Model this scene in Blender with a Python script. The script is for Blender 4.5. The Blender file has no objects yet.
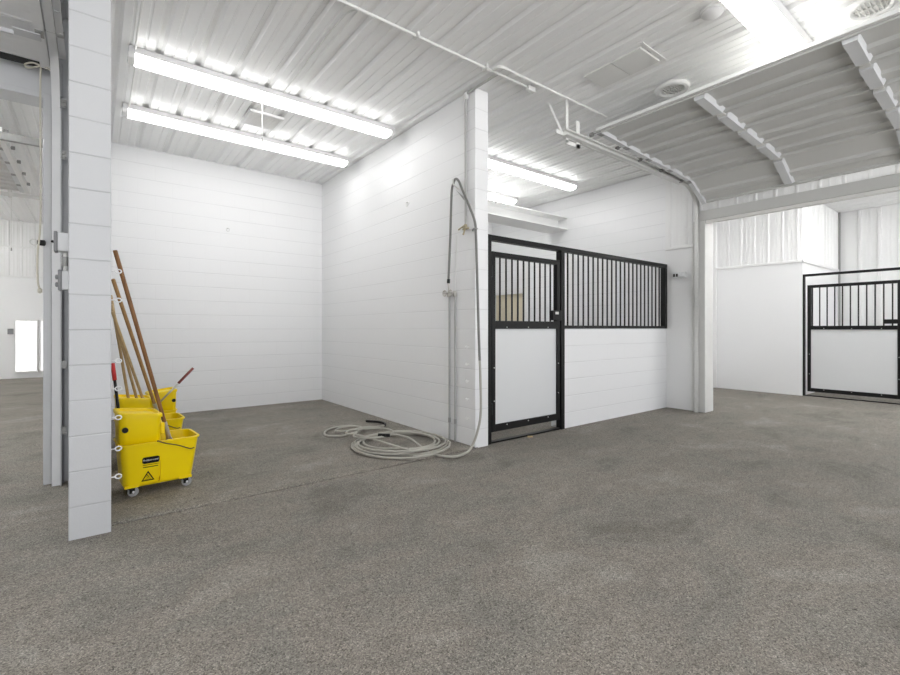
import bpy, bmesh, math, random
from mathutils import Vector, Matrix
random.seed(7)
S = bpy.context.scene
COL = S.collection
PI = math.pi
H = 3.65                      # ceiling height

# ------------------------------------------------------------------ materials
def new_mat(name):
    m = bpy.data.materials.new(name); m.use_nodes = True
    nt = m.node_tree
    return m, nt, nt.nodes['Principled BSDF']

def plain(name, col, rough=.5, metal=0.0, noise=0.0, nscale=6.0, spec=.5, bump=0.0, bscale=200.0):
    m, nt, b = new_mat(name)
    b.inputs['Roughness'].default_value = rough
    b.inputs['Metallic'].default_value = metal
    b.inputs['Specular IOR Level'].default_value = spec
    tc = nt.nodes.new('ShaderNodeTexCoord')
    n = nt.nodes.new('ShaderNodeTexNoise'); n.inputs['Scale'].default_value = nscale; n.inputs['Detail'].default_value = 4
    nt.links.new(tc.outputs['Object'], n.inputs['Vector'])
    mix = nt.nodes.new('ShaderNodeMix'); mix.data_type = 'RGBA'
    c = [x for x in col]
    mix.inputs[6].default_value = [max(0, x * (1 - noise)) for x in c] + [1]
    mix.inputs[7].default_value = [min(1, x * (1 + noise)) for x in c] + [1]
    nt.links.new(n.outputs['Fac'], mix.inputs[0])
    nt.links.new(mix.outputs[2], b.inputs['Base Color'])
    if bump:
        n2 = nt.nodes.new('ShaderNodeTexNoise'); n2.inputs['Scale'].default_value = bscale; n2.inputs['Detail'].default_value = 3
        nt.links.new(tc.outputs['Object'], n2.inputs['Vector'])
        bp = nt.nodes.new('ShaderNodeBump'); bp.inputs['Strength'].default_value = bump; bp.inputs['Distance'].default_value = .002
        nt.links.new(n2.outputs['Fac'], bp.inputs['Height']); nt.links.new(bp.outputs['Normal'], b.inputs['Normal'])
    return m

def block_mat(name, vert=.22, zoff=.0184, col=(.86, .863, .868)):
    """painted concrete block: running bond joints as bump, a trace of grey in the joint"""
    m, nt, b = new_mat(name)
    L = nt.links.new
    b.inputs['Roughness'].default_value = .40
    b.inputs['Specular IOR Level'].default_value = .32
    geo = nt.nodes.new('ShaderNodeNewGeometry')
    sep = nt.nodes.new('ShaderNodeSeparateXYZ'); L(geo.outputs['Position'], sep.inputs[0])
    u = nt.nodes.new('ShaderNodeMath'); u.operation = 'ADD'; L(sep.outputs['X'], u.inputs[0]); L(sep.outputs['Y'], u.inputs[1])
    v = nt.nodes.new('ShaderNodeMath'); v.operation = 'ADD'; v.inputs[1].default_value = zoff; L(sep.outputs['Z'], v.inputs[0])
    def mth(op, a, bb=None, clamp=False):
        n = nt.nodes.new('ShaderNodeMath'); n.operation = op; n.use_clamp = clamp
        for i, x in enumerate((a, bb)):
            if x is None: continue
            if isinstance(x, (int, float)): n.inputs[i].default_value = x
            else: L(x, n.inputs[i])
        return n.outputs[0]
    row = mth('DIVIDE', v.outputs[0], .2032)
    fr = mth('FRACT', row)
    dh = mth('MULTIPLY', mth('MINIMUM', fr, mth('SUBTRACT', 1.0, fr)), .2032)      # metres to the nearest bed joint
    par = mth('MULTIPLY', mth('MODULO', mth('FLOOR', row), 2.0), .5)
    fu = mth('FRACT', mth('ADD', mth('DIVIDE', u.outputs[0], .4064), par))
    dv = mth('MULTIPLY', mth('MINIMUM', fu, mth('SUBTRACT', 1.0, fu)), .4064)
    jh = mth('SUBTRACT', 1.0, mth('DIVIDE', dh, .006), True)
    jv = mth('MULTIPLY', mth('SUBTRACT', 1.0, mth('DIVIDE', dv, .005), True), vert)
    # paint fills the joints unevenly
    nz = nt.nodes.new('ShaderNodeTexNoise'); nz.inputs['Scale'].default_value = 1.3; nz.inputs['Detail'].default_value = 2
    L(geo.outputs['Position'], nz.inputs['Vector'])
    am = mth('ADD', mth('MULTIPLY', nz.outputs['Fac'], 1.5), -.15, True)
    j = mth('MULTIPLY', mth('MAXIMUM', jh, jv), am)
    grain = nt.nodes.new('ShaderNodeTexNoise'); grain.inputs['Scale'].default_value = 90; grain.inputs['Detail'].default_value = 4
    L(geo.outputs['Position'], grain.inputs['Vector'])
    hgt = mth('ADD', mth('MULTIPLY', j, -1.0), mth('MULTIPLY', grain.outputs['Fac'], .12))
    bp = nt.nodes.new('ShaderNodeBump'); bp.inputs['Strength'].default_value = .8; bp.inputs['Distance'].default_value = .004
    L(hgt, bp.inputs['Height']); L(bp.outputs['Normal'], b.inputs['Normal'])
    mix = nt.nodes.new('ShaderNodeMix'); mix.data_type = 'RGBA'
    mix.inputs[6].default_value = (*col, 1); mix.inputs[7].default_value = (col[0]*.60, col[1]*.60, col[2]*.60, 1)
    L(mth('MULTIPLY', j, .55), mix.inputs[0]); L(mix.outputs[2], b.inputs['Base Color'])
    return m

def floor_mat():
    m, nt, b = new_mat('porous_floor'); L = nt.links.new
    b.inputs['Roughness'].default_value = .82
    b.inputs['Specular IOR Level'].default_value = .3
    geo = nt.nodes.new('ShaderNodeNewGeometry')
    def noise(sc, det=4, rough=.6, dist=0.0, scale3=None):
        n = nt.nodes.new('ShaderNodeTexNoise'); n.inputs['Scale'].default_value = sc
        n.inputs['Detail'].default_value = det; n.inputs['Roughness'].default_value = rough; n.inputs['Distortion'].default_value = dist
        if scale3:
            mp = nt.nodes.new('ShaderNodeMapping'); mp.inputs['Scale'].default_value = scale3; mp.inputs['Rotation'].default_value = (0, 0, .35)
            L(geo.outputs['Position'], mp.inputs['Vector']); L(mp.outputs['Vector'], n.inputs['Vector'])
        else: L(geo.outputs['Position'], n.inputs['Vector'])
        return n.outputs['Fac']
    def ramp(f, stops):
        r = nt.nodes.new('ShaderNodeValToRGB'); e = r.color_ramp.elements
        e[0].position = stops[0][0]; e[0].color = (*stops[0][1], 1)
        e[1].position = stops[-1][0]; e[1].color = (*stops[-1][1], 1)
        for p, c in stops[1:-1]:
            x = e.new(p); x.color = (*c, 1)
        L(f, r.inputs['Fac']); return r.outputs['Color']
    def mul(a, bb, f=1.0):
        x = nt.nodes.new('ShaderNodeMix'); x.data_type = 'RGBA'; x.blend_type = 'MULTIPLY'; x.inputs[0].default_value = f
        L(a, x.inputs[6]); L(bb, x.inputs[7]); return x.outputs[2]
    base = ramp(noise(1.3, 6, .66, .5, (1, 1.3, 1)), [(.32, (.178, .164, .142)), (.44, (.232, .219, .196)), (.54, (.243, .221, .195)), (.68, (.300, .283, .256))])
    sweep = ramp(noise(2.4, 5, .65, .8, (.8, 2.4, 1)), [(.32, (.84, .84, .84)), (.68, (1.12, 1.115, 1.10))])
    c = mul(base, sweep, .6)
    def cells(sc, lo, hi, f, c):
        v = nt.nodes.new('ShaderNodeTexVoronoi'); v.inputs['Scale'].default_value = sc; L(geo.outputs['Position'], v.inputs['Vector'])
        sp = nt.nodes.new('ShaderNodeSeparateColor'); L(v.outputs['Color'], sp.inputs[0])
        return mul(c, ramp(sp.outputs[0], [(.0, (lo, lo*.98, lo*.96)), (.25, (.9, .9, .9)), (.75, (1.06, 1.06, 1.06)), (1.0, (hi, hi*.99, hi*.98))]), f)
    c = cells(190, .34, 1.65, .85, c)
    c = cells(330, .45, 1.5, .9, c)
    vo = nt.nodes.new('ShaderNodeTexVoronoi'); vo.inputs['Scale'].default_value = 5.5; L(geo.outputs['Position'], vo.inputs['Vector'])
    dots = ramp(vo.outputs['Distance'], [(.028, (.2, .19, .18)), (.045, (1, 1, 1))])
    c = mul(c, dots, .8)
    L(c, b.inputs['Base Color'])
    bp = nt.nodes.new('ShaderNodeBump'); bp.inputs['Strength'].default_value = .2; bp.inputs['Distance'].default_value = .004
    L(noise(200, 3, .75), bp.inputs['Height']); L(bp.outputs['Normal'], b.inputs['Normal'])
    return m

def emit(name, col, strength):
    m, nt, b = new_mat(name)
    b.inputs['Base Color'].default_value = (.9, .9, .9, 1)
    b.inputs['Emission Color'].default_value = (*col, 1)
    b.inputs['Emission Strength'].default_value = strength
    b.inputs['Roughness'].default_value = .4
    return m

def wood_mat(name, c1, c2):
    m, nt, b = new_mat(name); L = nt.links.new
    b.inputs['Roughness'].default_value = .5
    tc = nt.nodes.new('ShaderNodeTexCoord'); mp = nt.nodes.new('ShaderNodeMapping'); mp.inputs['Scale'].default_value = (60, 60, 4)
    L(tc.outputs['Object'], mp.inputs['Vector'])
    n = nt.nodes.new('ShaderNodeTexNoise'); n.inputs['Scale'].default_value = 1; n.inputs['Detail'].default_value = 5
    L(mp.outputs['Vector'], n.inputs['Vector'])
    r = nt.nodes.new('ShaderNodeValToRGB'); r.color_ramp.elements[0].color = (*c1, 1); r.color_ramp.elements[1].color = (*c2, 1)
    r.color_ramp.elements[0].position = .3; r.color_ramp.elements[1].position = .7
    L(n.outputs['Fac'], r.inputs['Fac']); L(r.outputs['Color'], b.inputs['Base Color'])
    return m

LENS = 5.9
M = dict(
    block=block_mat('painted_block'),
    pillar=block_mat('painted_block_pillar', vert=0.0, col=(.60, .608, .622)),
    floor=floor_mat(),
    ceil=plain('white_liner_steel', (.93, .93, .925), .30, noise=.015),
    siding=plain('white_siding_steel', (.86, .86, .855), .3, noise=.01),
    panel=plain('white_wall_panel', (.86, .86, .86), .28, noise=.015, nscale=1.5),
    trim=plain('white_trim', (.84, .84, .83), .4, noise=.02),
    jamb=plain('grey_jamb_paint', (.66, .67, .685), .4, noise=.03),
    jambw=plain('worn_white_jamb', (.68, .68, .66), .45, noise=.06, nscale=9),
    doorgrey=plain('grey_door_steel', (.60, .60, .58), .4, noise=.03, nscale=3),
    doorold=plain('light_grey_door', (.85, .855, .86), .55, noise=.03, nscale=12),
    stile=plain('grey_stile_steel', (.68, .69, .70), .38, noise=.02),
    galv=plain('galvanised_steel', (.74, .74, .72), .42, metal=.35, noise=.08, nscale=30),
    galvd=plain('dark_galvanised_steel', (.36, .36, .35), .45, metal=.5, noise=.1, nscale=30),
    black=plain('black_powder_coat', (.006, .006, .006), .4, noise=.1, spec=.3),
    rubber=plain('black_rubber', (.02, .02, .02), .7, noise=.1),
    gatepanel=plain('white_gate_panel', (.72, .73, .735), .33, noise=.01),
    lens=emit('lit_fluorescent_lens', (1, .995, .98), LENS),
    house=plain('white_fixture_enamel', (.74, .74, .74), .4, noise=.01),
    clear=plain('clear_lens_end', (.80, .80, .79), .25, noise=.02),
    conduit=plain('white_painted_conduit', (.80, .80, .78), .4, noise=.03),
    pipegrey=plain('grey_painted_pipe', (.46, .46, .45), .4, noise=.05),
    brass=plain('worn_brass', (.40, .35, .24), .4, metal=.7, noise=.1, nscale=40),
    hosegrey=plain('grey_rubber_hose', (.19, .19, .18), .5, noise=.06, nscale=20),
    hosepale=plain('pale_rubber_hose', (.42, .405, .36), .5, noise=.07, nscale=20),
    yellow=plain('yellow_plastic', (.97, .715, .0), .34, noise=.015, spec=.4),
    greyrub=plain('grey_caster_rubber', (.36, .36, .37), .6, noise=.05),
    wire=plain('brown_wire', (.10, .055, .03), .45, noise=.1),
    steel=plain('bare_steel', (.55, .53, .50), .35, metal=.8, noise=.1, nscale=50),
    red=plain('red_grip', (.55, .02, .02), .45, noise=.05),
    redbrown=plain('red_brown_grip', (.22, .045, .035), .5, noise=.05),
    woodbrown=wood_mat('stained_handle_wood', (.17, .073, .020), (.33, .155, .05)),
    woodmid=wood_mat('tan_handle_wood', (.28, .15, .05), (.44, .26, .10)),
    woodpale=wood_mat('pale_handle_wood', (.40, .27, .12), (.55, .40, .21)),
    cotton=plain('grey_cotton_yarn', (.35, .32, .27), .9, noise=.25, nscale=60),
    rope=plain('cream_rope', (.66, .63, .54), .8, noise=.12, nscale=120),
    boxgrey=plain('grey_box_cover', (.28, .28, .29), .45, noise=.05),
    boxwhite=plain('white_box', (.78, .79, .80), .4, noise=.02),
    dark=plain('dark_slot', (.03, .03, .028), .6, noise=.1),
    louvre=plain('beige_louvre', (.82, .81, .785), .5, noise=.05),
    beige=plain('beige_blind', (.86, .80, .64), .7, noise=.06, nscale=5),
    patch=plain('ceiling_cover_plate', (.80, .80, .78), .4, noise=.02),
    chip=plain('wood_chip', (.55, .42, .24), .7, noise=.2, nscale=60),
    lens_far=emit('unseen_far_lens', (1, 1, .99), 14.5),
    lens_left=emit('unseen_left_room_lens', (1, 1, .99), 36.0),
    lens_hall=emit('lit_hall_lens', (1, .995, .98), 4.8),
    lens_stall=emit('lit_stall_lens', (1, .995, .985), 7.2),
    daylight=emit('daylit_frosted_glass', (1, 1, 1), .48),
    yarnwhite=plain('white_screw_eye', (.85, .85, .85), .35, noise=.02),
)

# ------------------------------------------------------------------ mesh builder
class MB:
    def __init__(s): s.v = []; s.f = []
    def add(s, vs, fs):
        o = len(s.v); s.v += [Vector(v) for v in vs]; s.f += [[i + o for i in f] for f in fs]; return s
    def box(s, x0, x1, y0, y1, z0, z1):
        return s.add([(x0,y0,z0),(x1,y0,z0),(x1,y1,z0),(x0,y1,z0),(x0,y0,z1),(x1,y0,z1),(x1,y1,z1),(x0,y1,z1)],
                     [(0,3,2,1),(4,5,6,7),(0,1,5,4),(1,2,6,5),(2,3,7,6),(3,0,4,7)])
    def hexa(s, bot, top):
        return s.add(list(bot) + list(top), [(0,3,2,1),(4,5,6,7),(0,1,5,4),(1,2,6,5),(2,3,7,6),(3,0,4,7)])
    def prism(s, poly, axis, a, b, caps=True):
        """poly: 2-D points; axis 'x': (y,z), 'y': (x,z), 'z': (x,y); extruded from a to b"""
        def p(q, t):
            return {'x': (t, q[0], q[1]), 'y': (q[0], t, q[1]), 'z': (q[0], q[1], t)}[axis]
        n = len(poly)
        vs = [p(q, a) for q in poly] + [p(q, b) for q in poly]
        fs = [(i, (i+1) % n, n + (i+1) % n, n + i) for i in range(n)]
        if caps: fs += [tuple(range(n))[::-1], tuple(range(n, 2*n))]
        return s.add(vs, fs)
    def tube(s, pts, r, n=8, closed=False, caps=True):
        pts = [Vector(p) for p in pts]; N = len(pts)
        rr = r if isinstance(r, (list, tuple)) else [r] * N
        ref = None; rings = []
        for i, p in enumerate(pts):
            if closed: t = pts[(i+1) % N] - pts[i-1]
            else: t = pts[min(i+1, N-1)] - pts[max(i-1, 0)]
            t.normalize()
            if ref is None:
                ref = Vector((0,0,1)) if abs(t.z) < .9 else Vector((1,0,0))
            u = ref - t * ref.dot(t); u.normalize(); w = t.cross(u); ref = u
            rings.append([p + (u*math.cos(2*PI*k/n) + w*math.sin(2*PI*k/n)) * rr[i] for k in range(n)])
        vs = [q for ring in rings for q in ring]; fs = []
        for i in range(N if closed else N-1):
            a = i*n; b = ((i+1) % N)*n
            for k in range(n): fs.append((a+k, a+(k+1)%n, b+(k+1)%n, b+k))
        if caps and not closed: fs += [tuple(range(n))[::-1], tuple(range((N-1)*n, N*n))]
        return s.add(vs, fs)
    def lathe(s, prof, c, axis='z', n=24):
        """prof: (radius, height) pairs, open profile; caps close where the radius is > 0 at the ends"""
        c = Vector(c); vs = []; fs = []
        def pt(r, h, a):
            x, y = r*math.cos(a), r*math.sin(a)
            return c + Vector({'z': (x, y, h), 'x': (h, x, y), 'y': (x, h, y)}[axis])
        for r, h in prof: vs += [pt(r, h, 2*PI*k/n) for k in range(n)]
        for i in range(len(prof)-1):
            for k in range(n): fs.append((i*n+k, i*n+(k+1)%n, (i+1)*n+(k+1)%n, (i+1)*n+k))
        fs += [tuple(range(n))[::-1], tuple(range((len(prof)-1)*n, len(prof)*n))]
        return s.add(vs, fs)
    def loft(s, rings, capa=True, capb=True):
        n = len(rings[0]); vs = [q for r in rings for q in r]; fs = []
        for i in range(len(rings)-1):
            for k in range(n): fs.append((i*n+k, i*n+(k+1)%n, (i+1)*n+(k+1)%n, (i+1)*n+k))
        if capa: fs.append(tuple(range(n))[::-1])
        if capb: fs.append(tuple(range((len(rings)-1)*n, len(rings)*n)))
        return s.add(vs, fs)
    def map(s, fn):
        s.v = [Vector(fn(v)) for v in s.v]; return s

def wloc(o):
    l = Vector((0,0,0))
    while o: l = l + o.location; o = o.parent
    return l

def obj(name, mb, mat, parent=None, bevel=0.0, smooth=35, origin=None):
    me = bpy.data.meshes.new(name)
    if parent is not None: off = wloc(parent)
    elif origin is not None: off = Vector(origin)
    else:
        xs = [v.x for v in mb.v]; ys = [v.y for v in mb.v]; zs = [v.z for v in mb.v]
        off = Vector(((min(xs)+max(xs))/2, (min(ys)+max(ys))/2, min(zs)))
    me.from_pydata([v - off for v in mb.v], [], mb.f)
    bm = bmesh.new(); bm.from_mesh(me); bmesh.ops.recalc_face_normals(bm, faces=bm.faces); bm.to_mesh(me); bm.free()
    if smooth:
        for p in me.polygons: p.use_smooth = True
        me.set_sharp_from_angle(angle=math.radians(smooth))
    me.materials.append(M[mat] if isinstance(mat, str) else mat)
    o = bpy.data.objects.new(name, me); COL.objects.link(o)
    if parent is not None: o.parent = parent
    else: o.location = off
    if bevel:
        md = o.modifiers.new('bevel', 'BEVEL'); md.width = bevel; md.segments = 2; md.limit_method = 'ANGLE'; md.angle_limit = .6
    return o

def tag(o, label, cat, group=None):
    o['label'] = label; o['category'] = cat
    if group: o['group'] = group
    return o
def thing(name, label, cat, loc=(0,0,0), group=None):
    o = bpy.data.objects.new(name, None); COL.objects.link(o); o.location = loc; o.empty_display_size = .1
    return tag(o, label, cat, group)
def struct(name, mb, mat, bevel=0.0, parent=None, smooth=35):
    o = obj(name, mb, mat, parent, bevel, smooth)
    if parent is None: o['kind'] = 'structure'
    return o
def dup(root, label=None, group=None, loc=None, rotz=None):
    r = root.copy(); COL.objects.link(r)
    if label: r['label'] = label
    if group: r['group'] = group
    if loc is not None: r.location = loc
    if rotz is not None: r.rotation_euler = (0, 0, rotz)
    for ch in list(root.children):
        c = ch.copy(); COL.objects.link(c); c.parent = r
        for g in list(ch.children):
            d = g.copy(); COL.objects.link(d); d.parent = c
    return r
def catmull(pts, n=8):
    P = [Vector(p) for p in pts]; out = []
    for i in range(len(P)-1):
        a = P[max(i-1, 0)]; b = P[i]; c = P[i+1]; d = P[min(i+2, len(P)-1)]
        for k in range(n):
            t = k/n
            out.append(.5*((2*b) + (c-a)*t + (2*a-5*b+4*c-d)*t*t + (3*b-a-3*c+d)*t**3))
    out.append(P[-1]); return out

# ------------------------------------------------------------------ room shell
XL, XA, XB = -.116, .0806, 3.0404          # left partition faces, right partition left face
XC = 3.218                                  # right partition right face
YP, Y1, YB = 3.3975, 3.5165, 7.467          # left partition end, right partition end, back wall
XS, XT = 6.95, 7.16                         # wall with the big door
XW, YE = -6.0, -5.0
XR = 13.2

struct('floor', MB().box(XW-.2, XR+.2, YE, 3.494, -.2, 0).box(XW-.2, XA-.03, 3.494, 15.4, -.2, 0).box(XB+.03, XR+.2, 3.494, 15.4, -.2, 0).box(XA-.03, XB+.03, 3.494, 3.52, -.2, -.022), 'floor', smooth=0)
slab = MB().prism([(3.508, -.19), (3.509, .004), (3.528, .012), (YB+.02, .012), (YB+.02, -.19)], 'x', XA-.03, XB+.03)
struct('floor_1', slab, 'floor', smooth=0)

def rib_sheet(x0, x1, phase, pitch, y0, y1, z, up=.030, minor=.006):
    pr = [(x0, z)]
    k0 = math.floor((x0 - phase)/pitch) - 1
    for k in range(k0, k0 + int((x1-x0)/pitch) + 4):
        c = phase + k*pitch
        for dx, dz in ((-.038,0),(-.016,up),(.016,up),(.038,0),(.092,0),(.098,minor),(.110,minor),(.116,0),(.194,0),(.200,minor),(.212,minor),(.218,0)):
            if x0 < c+dx < x1: pr.append((c+dx, z+dz))
    pr.append((x1, z))
    mb = MB(); n = len(pr)
    mb.add([(x, y0, zz) for x, zz in pr] + [(x, y1, zz) for x, zz in pr], [(i, i+1, n+i+1, n+i) for i in range(n-1)])
    mb.box(x0, x1, y0, y1, z+.06, z+.12)
    return mb
struct('ceiling', rib_sheet(XW, XR, .455, .31, YE, 2.745, H), 'ceil', smooth=0)
struct('ceiling_1', rib_sheet(XL, XR, .455, .31, 2.735, 7.6, H-.0035), 'ceil', smooth=0)
struct('ceiling_3', rib_sheet(XW, XL, .455, .31, 2.735, 4.96, H-.0035), 'ceil', smooth=0)
struct('ceiling_2', rib_sheet(XW, XL+.02, .455, .31, 4.96, 15.3, 3.80), 'ceil', smooth=0)

# walls of the wash bay and the stall
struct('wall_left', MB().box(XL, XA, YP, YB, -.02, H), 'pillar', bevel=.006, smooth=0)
struct('wall_left_beyond', MB().box(XL, XA, YB, 15.4, -.02, 4.0), 'panel', smooth=0)
struct('wall_back', MB().box(XA, XS, YB, YB+.2, -.02, H), 'block', smooth=0)
struct('wall_partition', MB().box(XB, XC, Y1, YB, -.02, H), 'block', bevel=.006, smooth=0)
YF = 3.575                                   # plane of the stall front
struct('wall_stall', MB().box(4.482, XS, YF-.02, YF+.17, -.02, 1.205), 'block', bevel=.004, smooth=0)
wy0, wy1, wz0, wz1 = 6.50, 7.38, 1.15, 1.93
wr = MB().box(XS, XT, YF, wy0, -.02, H).box(XS, XT, wy1, YB+.2, -.02, H).box(XS, XT, wy0, wy1, -.02, wz0).box(XS, XT, wy0, wy1, wz1, H)
struct('wall_right', wr, 'block', smooth=0)
win = struct('window_1', MB().box(XS-.02, XS+.01, wy0-.05, wy1+.05, wz1, wz1+.11).box(XS-.02, XS+.01, wy0-.05, wy1+.05, wz0-.05, wz0)
             .box(XS-.02, XS+.01, wy0-.05, wy0, wz0, wz1).box(XS-.02, XS+.01, wy1, wy1+.05, wz0, wz1), 'trim', bevel=.004)
bl = MB()
for k in range(26):
    z = wz0 + .03*k + .003
    bl.add([(XS+.03, wy0+.004, z), (XS+.03, wy1-.004, z), (XS+.045, wy1-.004, z+.028), (XS+.045, wy0+.004, z+.028)], [(0,1,2,3)])
bl.box(XS+.06, XS+.08, wy0, wy1, wz0, wz1)
obj('blind', bl, 'beige', win)

# wall beside the big door: smooth panel below, ribbed steel above
struct('wall_right_end', MB().box(XS, XT, 3.14, YF, -.02, H), 'panel', smooth=0)
def siding(fn, a0, a1, z0, z1, pitch=.2286, w=.045, d=.011, phase=.05):
    """ribbed wall steel: fn(a, out, z) gives the world point"""
    pr = [(a0, 0)]
    k = 0
    while a0 + phase + k*pitch + w < a1:
        c = a0 + phase + k*pitch
        for da, dd in ((0,0),(.012,d),(w-.012,d),(w,0),(w+.055,0),(w+.061,.003),(w+.075,.003),(w+.081,0),(w+.115,0),(w+.121,.003),(w+.135,.003),(w+.141,0)):
            if c+da < a1: pr.append((c+da, dd))
        k += 1
    pr.append((a1, 0)); n = len(pr); mb = MB()
    mb.add([fn(a, o+.006, z0) for a, o in pr] + [fn(a, o+.006, z1) for a, o in pr], [(i, i+1, n+i+1, n+i) for i in range(n-1)])
    mb.add([fn(a, -.001, z) for z in (z0, z1) for a in (a0, a1)] + [fn(a, .006, z) for z in (z0, z1) for a in (a0, a1)],
           [(0,1,5,4),(2,3,7,6),(0,2,6,4),(1,3,7,5)])
    return mb
struct('wall_right_siding', siding(lambda a, o, z: (XS-o, YF-.01-a, z), 0, .40, 2.44, H-.005, phase=.06), 'siding', smooth=0)
struct('trim_1', MB().box(XS-.03, XS, 3.14, YF-.01, 2.40, 2.445), 'trim', bevel=.004)
# jamb of the big door, header over it
DY0 = -2.35                                  # far end of the opening (to the right, out of frame)
struct('trim_2', MB().box(6.912, XT+.02, 2.975, 3.14, 0, 2.76), 'jambw', bevel=.006)
struct('wall_over_door', MB().box(XS, XT, DY0, 3.14, 2.76, H), 'panel', smooth=0)
struct('wall_over_door_siding', siding(lambda a, o, z: (XS-o, 3.13-a, z), 0, 3.13-DY0, 2.90, H-.005, phase=.07), 'siding', smooth=0)
struct('trim_3', MB().box(6.90, XT+.02, DY0, 3.05, 2.755, 2.895), 'doorgrey', bevel=.006)
struct('trim_4', MB().box(6.925, 6.965, DY0, 2.97, 2.715, 2.76), 'louvre', bevel=.004)
struct('wall_right_south', MB().box(XS, XT, YE, DY0, -.02, H), 'panel', smooth=0)

# space beyond the big door
XQ, YQ = 10.05, 2.67
struct('wall_beyond', MB().box(XQ, XQ+.2, YQ, 4.30, -.02, H), 'panel', smooth=0)
struct('wall_beyond_siding', siding(lambda a, o, z: (XQ-o, 4.18-a, z), 0, 4.18-YQ, 2.44, H-.005, phase=.05), 'siding', smooth=0)
struct('trim_5', MB().box(XQ-.028, XQ, YQ-.028, 4.18, 2.40, 2.445), 'trim', bevel=.004)
struct('trim_6', MB().box(XQ-.035, XQ, 4.10, 4.18, 0, H), 'trim', bevel=.005)
struct('wall_beyond_left', MB().box(XT, XQ, 4.30, 4.5, -.02, H), 'panel', smooth=0)
struct('wall_beyond_side', MB().box(XQ+.2, 12.6, YQ, YQ+.2, -.02, H), 'panel', smooth=0)
struct('wall_beyond_side_siding', siding(lambda a, o, z: (XQ+.03+a, YQ-o, z), 0, 2.29, 2.44, H-.005, phase=.06), 'siding', smooth=0)
struct('trim_7', MB().box(XQ-.028, 12.38, YQ-.028, YQ, 2.40, 2.445), 'trim', bevel=.004)
struct('wall_beyond_end', MB().box(12.45, 12.65, YE, YQ+.2, -.02, H), 'panel', smooth=0)
struct('wall_beyond_end_siding', siding(lambda a, o, z: (12.45-o, YQ-.11-a, z), 0, 4.5, 1.30, H-.03, pitch=.3, w=.07, d=.025, phase=.2), 'siding', smooth=0)
struct('trim_8', MB().box(12.40, 12.43, YQ-.035, YQ-.005, 0, H), 'galvd')
struct('wall_beyond_south', MB().box(XQ, XQ+.2, YE, .2, -.02, H), 'panel', smooth=0)
# hall side walls and the far-left room
struct('wall_hall_left', MB().box(XW-.2, XW, YE, 15.4, -.02, 4.0), 'panel', smooth=0)
LY = 4.76
struct('wall_left_front', MB().box(XW, -3.4, LY, LY+.2, -.02, 3.98), 'panel', smooth=0)
struct('wall_over_left_door', MB().box(-3.4, XL, LY+.01, LY+.2, 3.03, 3.98), 'jamb', smooth=0)
struct('trim_9', MB().box(-3.4, -.25, LY-.02, LY+.2, 2.99, 3.035).box(-3.4, -.20, LY-.015, LY+.01, 3.035, 3.30), 'jamb', bevel=.003)
jm = MB().box(-.312, -.262, LY-.04, LY+.18, 0, 3.02).box(-.262, XL, LY, LY+.18, 0, 3.03)
struct('trim_10', jm, 'jamb', bevel=.004)
struct('wall_far', MB().box(XW, XL, 15.2, 15.4, -.02, 4.0), 'panel', smooth=0)
struct('wall_far_siding', siding(lambda a, o, z: (XL-.01-a, 15.2-o, z), 0, 5.8, 2.48, 3.79, phase=.1), 'siding', smooth=0)
struct('trim_11', MB().box(XW, XL, 15.165, 15.2, 2.44, 2.48), 'trim')
struct('trim_12', MB().box(XW, XL, 15.165, 15.2, 3.15, 3.19), 'trim')
for n, (xa, xb) in enumerate(((-1.50, -1.12), (-1.04, -.66))):
    w = MB().box(xa-.03, xb+.03, 15.15, 15.2, .13, .17).box(xa-.03, xb+.03, 15.15, 15.2, 1.39, 1.43).box(xa-.03, xa, 15.15, 15.2, .17, 1.39).box(xb, xb+.03, 15.15, 15.2, .17, 1.39)
    for k in range(1, 8): w.box(xa, xb, 15.168, 15.18, .17+k*.1525-.004, .17+k*.1525+.004)
    for k in range(1, 4): w.box(xa+k*.095-.004, xa+k*.095+.004, 15.168, 15.18, .17, 1.39)
    w = struct('window_%d' % (n+2), w, 'trim')
    obj('pane', MB().box(xa, xb, 15.182, 15.196, .17, 1.39), 'daylight', w)

# steel beam crossing the stall
be = MB().box(XC, XS, 5.64, 5.655, 3.05, 3.25).box(XC, XS, 5.42, 5.87, 3.25, 3.262).box(XC, XS, 5.42, 5.87, 3.04, 3.052)
tag(obj('steel_beam', be, 'trim'), 'white flanged steel beam crossing the stall below its ceiling lights', 'beam')

# ------------------------------------------------------------------ fluorescent fixtures
def fixture(x0, x1, y0, y1, label, group, z=H, drop=.115, bright='lens'):
    yc = (y0+y1)/2; hw = (y1-y0)/2
    t = thing('ceiling_light', label, 'ceiling light', ((x0+x1)/2, yc, z-drop), group)
    obj('housing', MB().box(x0, x1, y0+.002, y1-.002, z-drop+.046, z-.006), 'house', t, bevel=.004)
    zt = z-drop+.050; zb = z-drop
    pr = [(y0, zt), (y0, zt-.012), (yc-hw*.88, zb+.012), (yc-hw*.5, zb), (yc+hw*.5, zb), (yc+hw*.88, zb+.012), (y1, zt-.012), (y1, zt)]
    obj('lens', MB().prism(pr, 'x', x0+.045, x1-.045), bright, t)
    obj('lens_end', MB().prism(pr, 'x', x0-.004, x0+.045), 'clear' if bright in ('lens', 'lens_stall') else bright, t)
    obj('lens_end', MB().prism(pr, 'x', x1-.045, x1+.004), 'clear' if bright in ('lens', 'lens_stall') else bright, t)
    return t
g1 = 'fluorescent lights over the wash bay'; g2 = 'fluorescent lights over the stall'; g3 = 'fluorescent lights in the hall'
fixture(.235, 2.87, 4.80, 4.98, 'nearer of two lit fluorescent lights over the mop bucket bay', g1)
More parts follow.
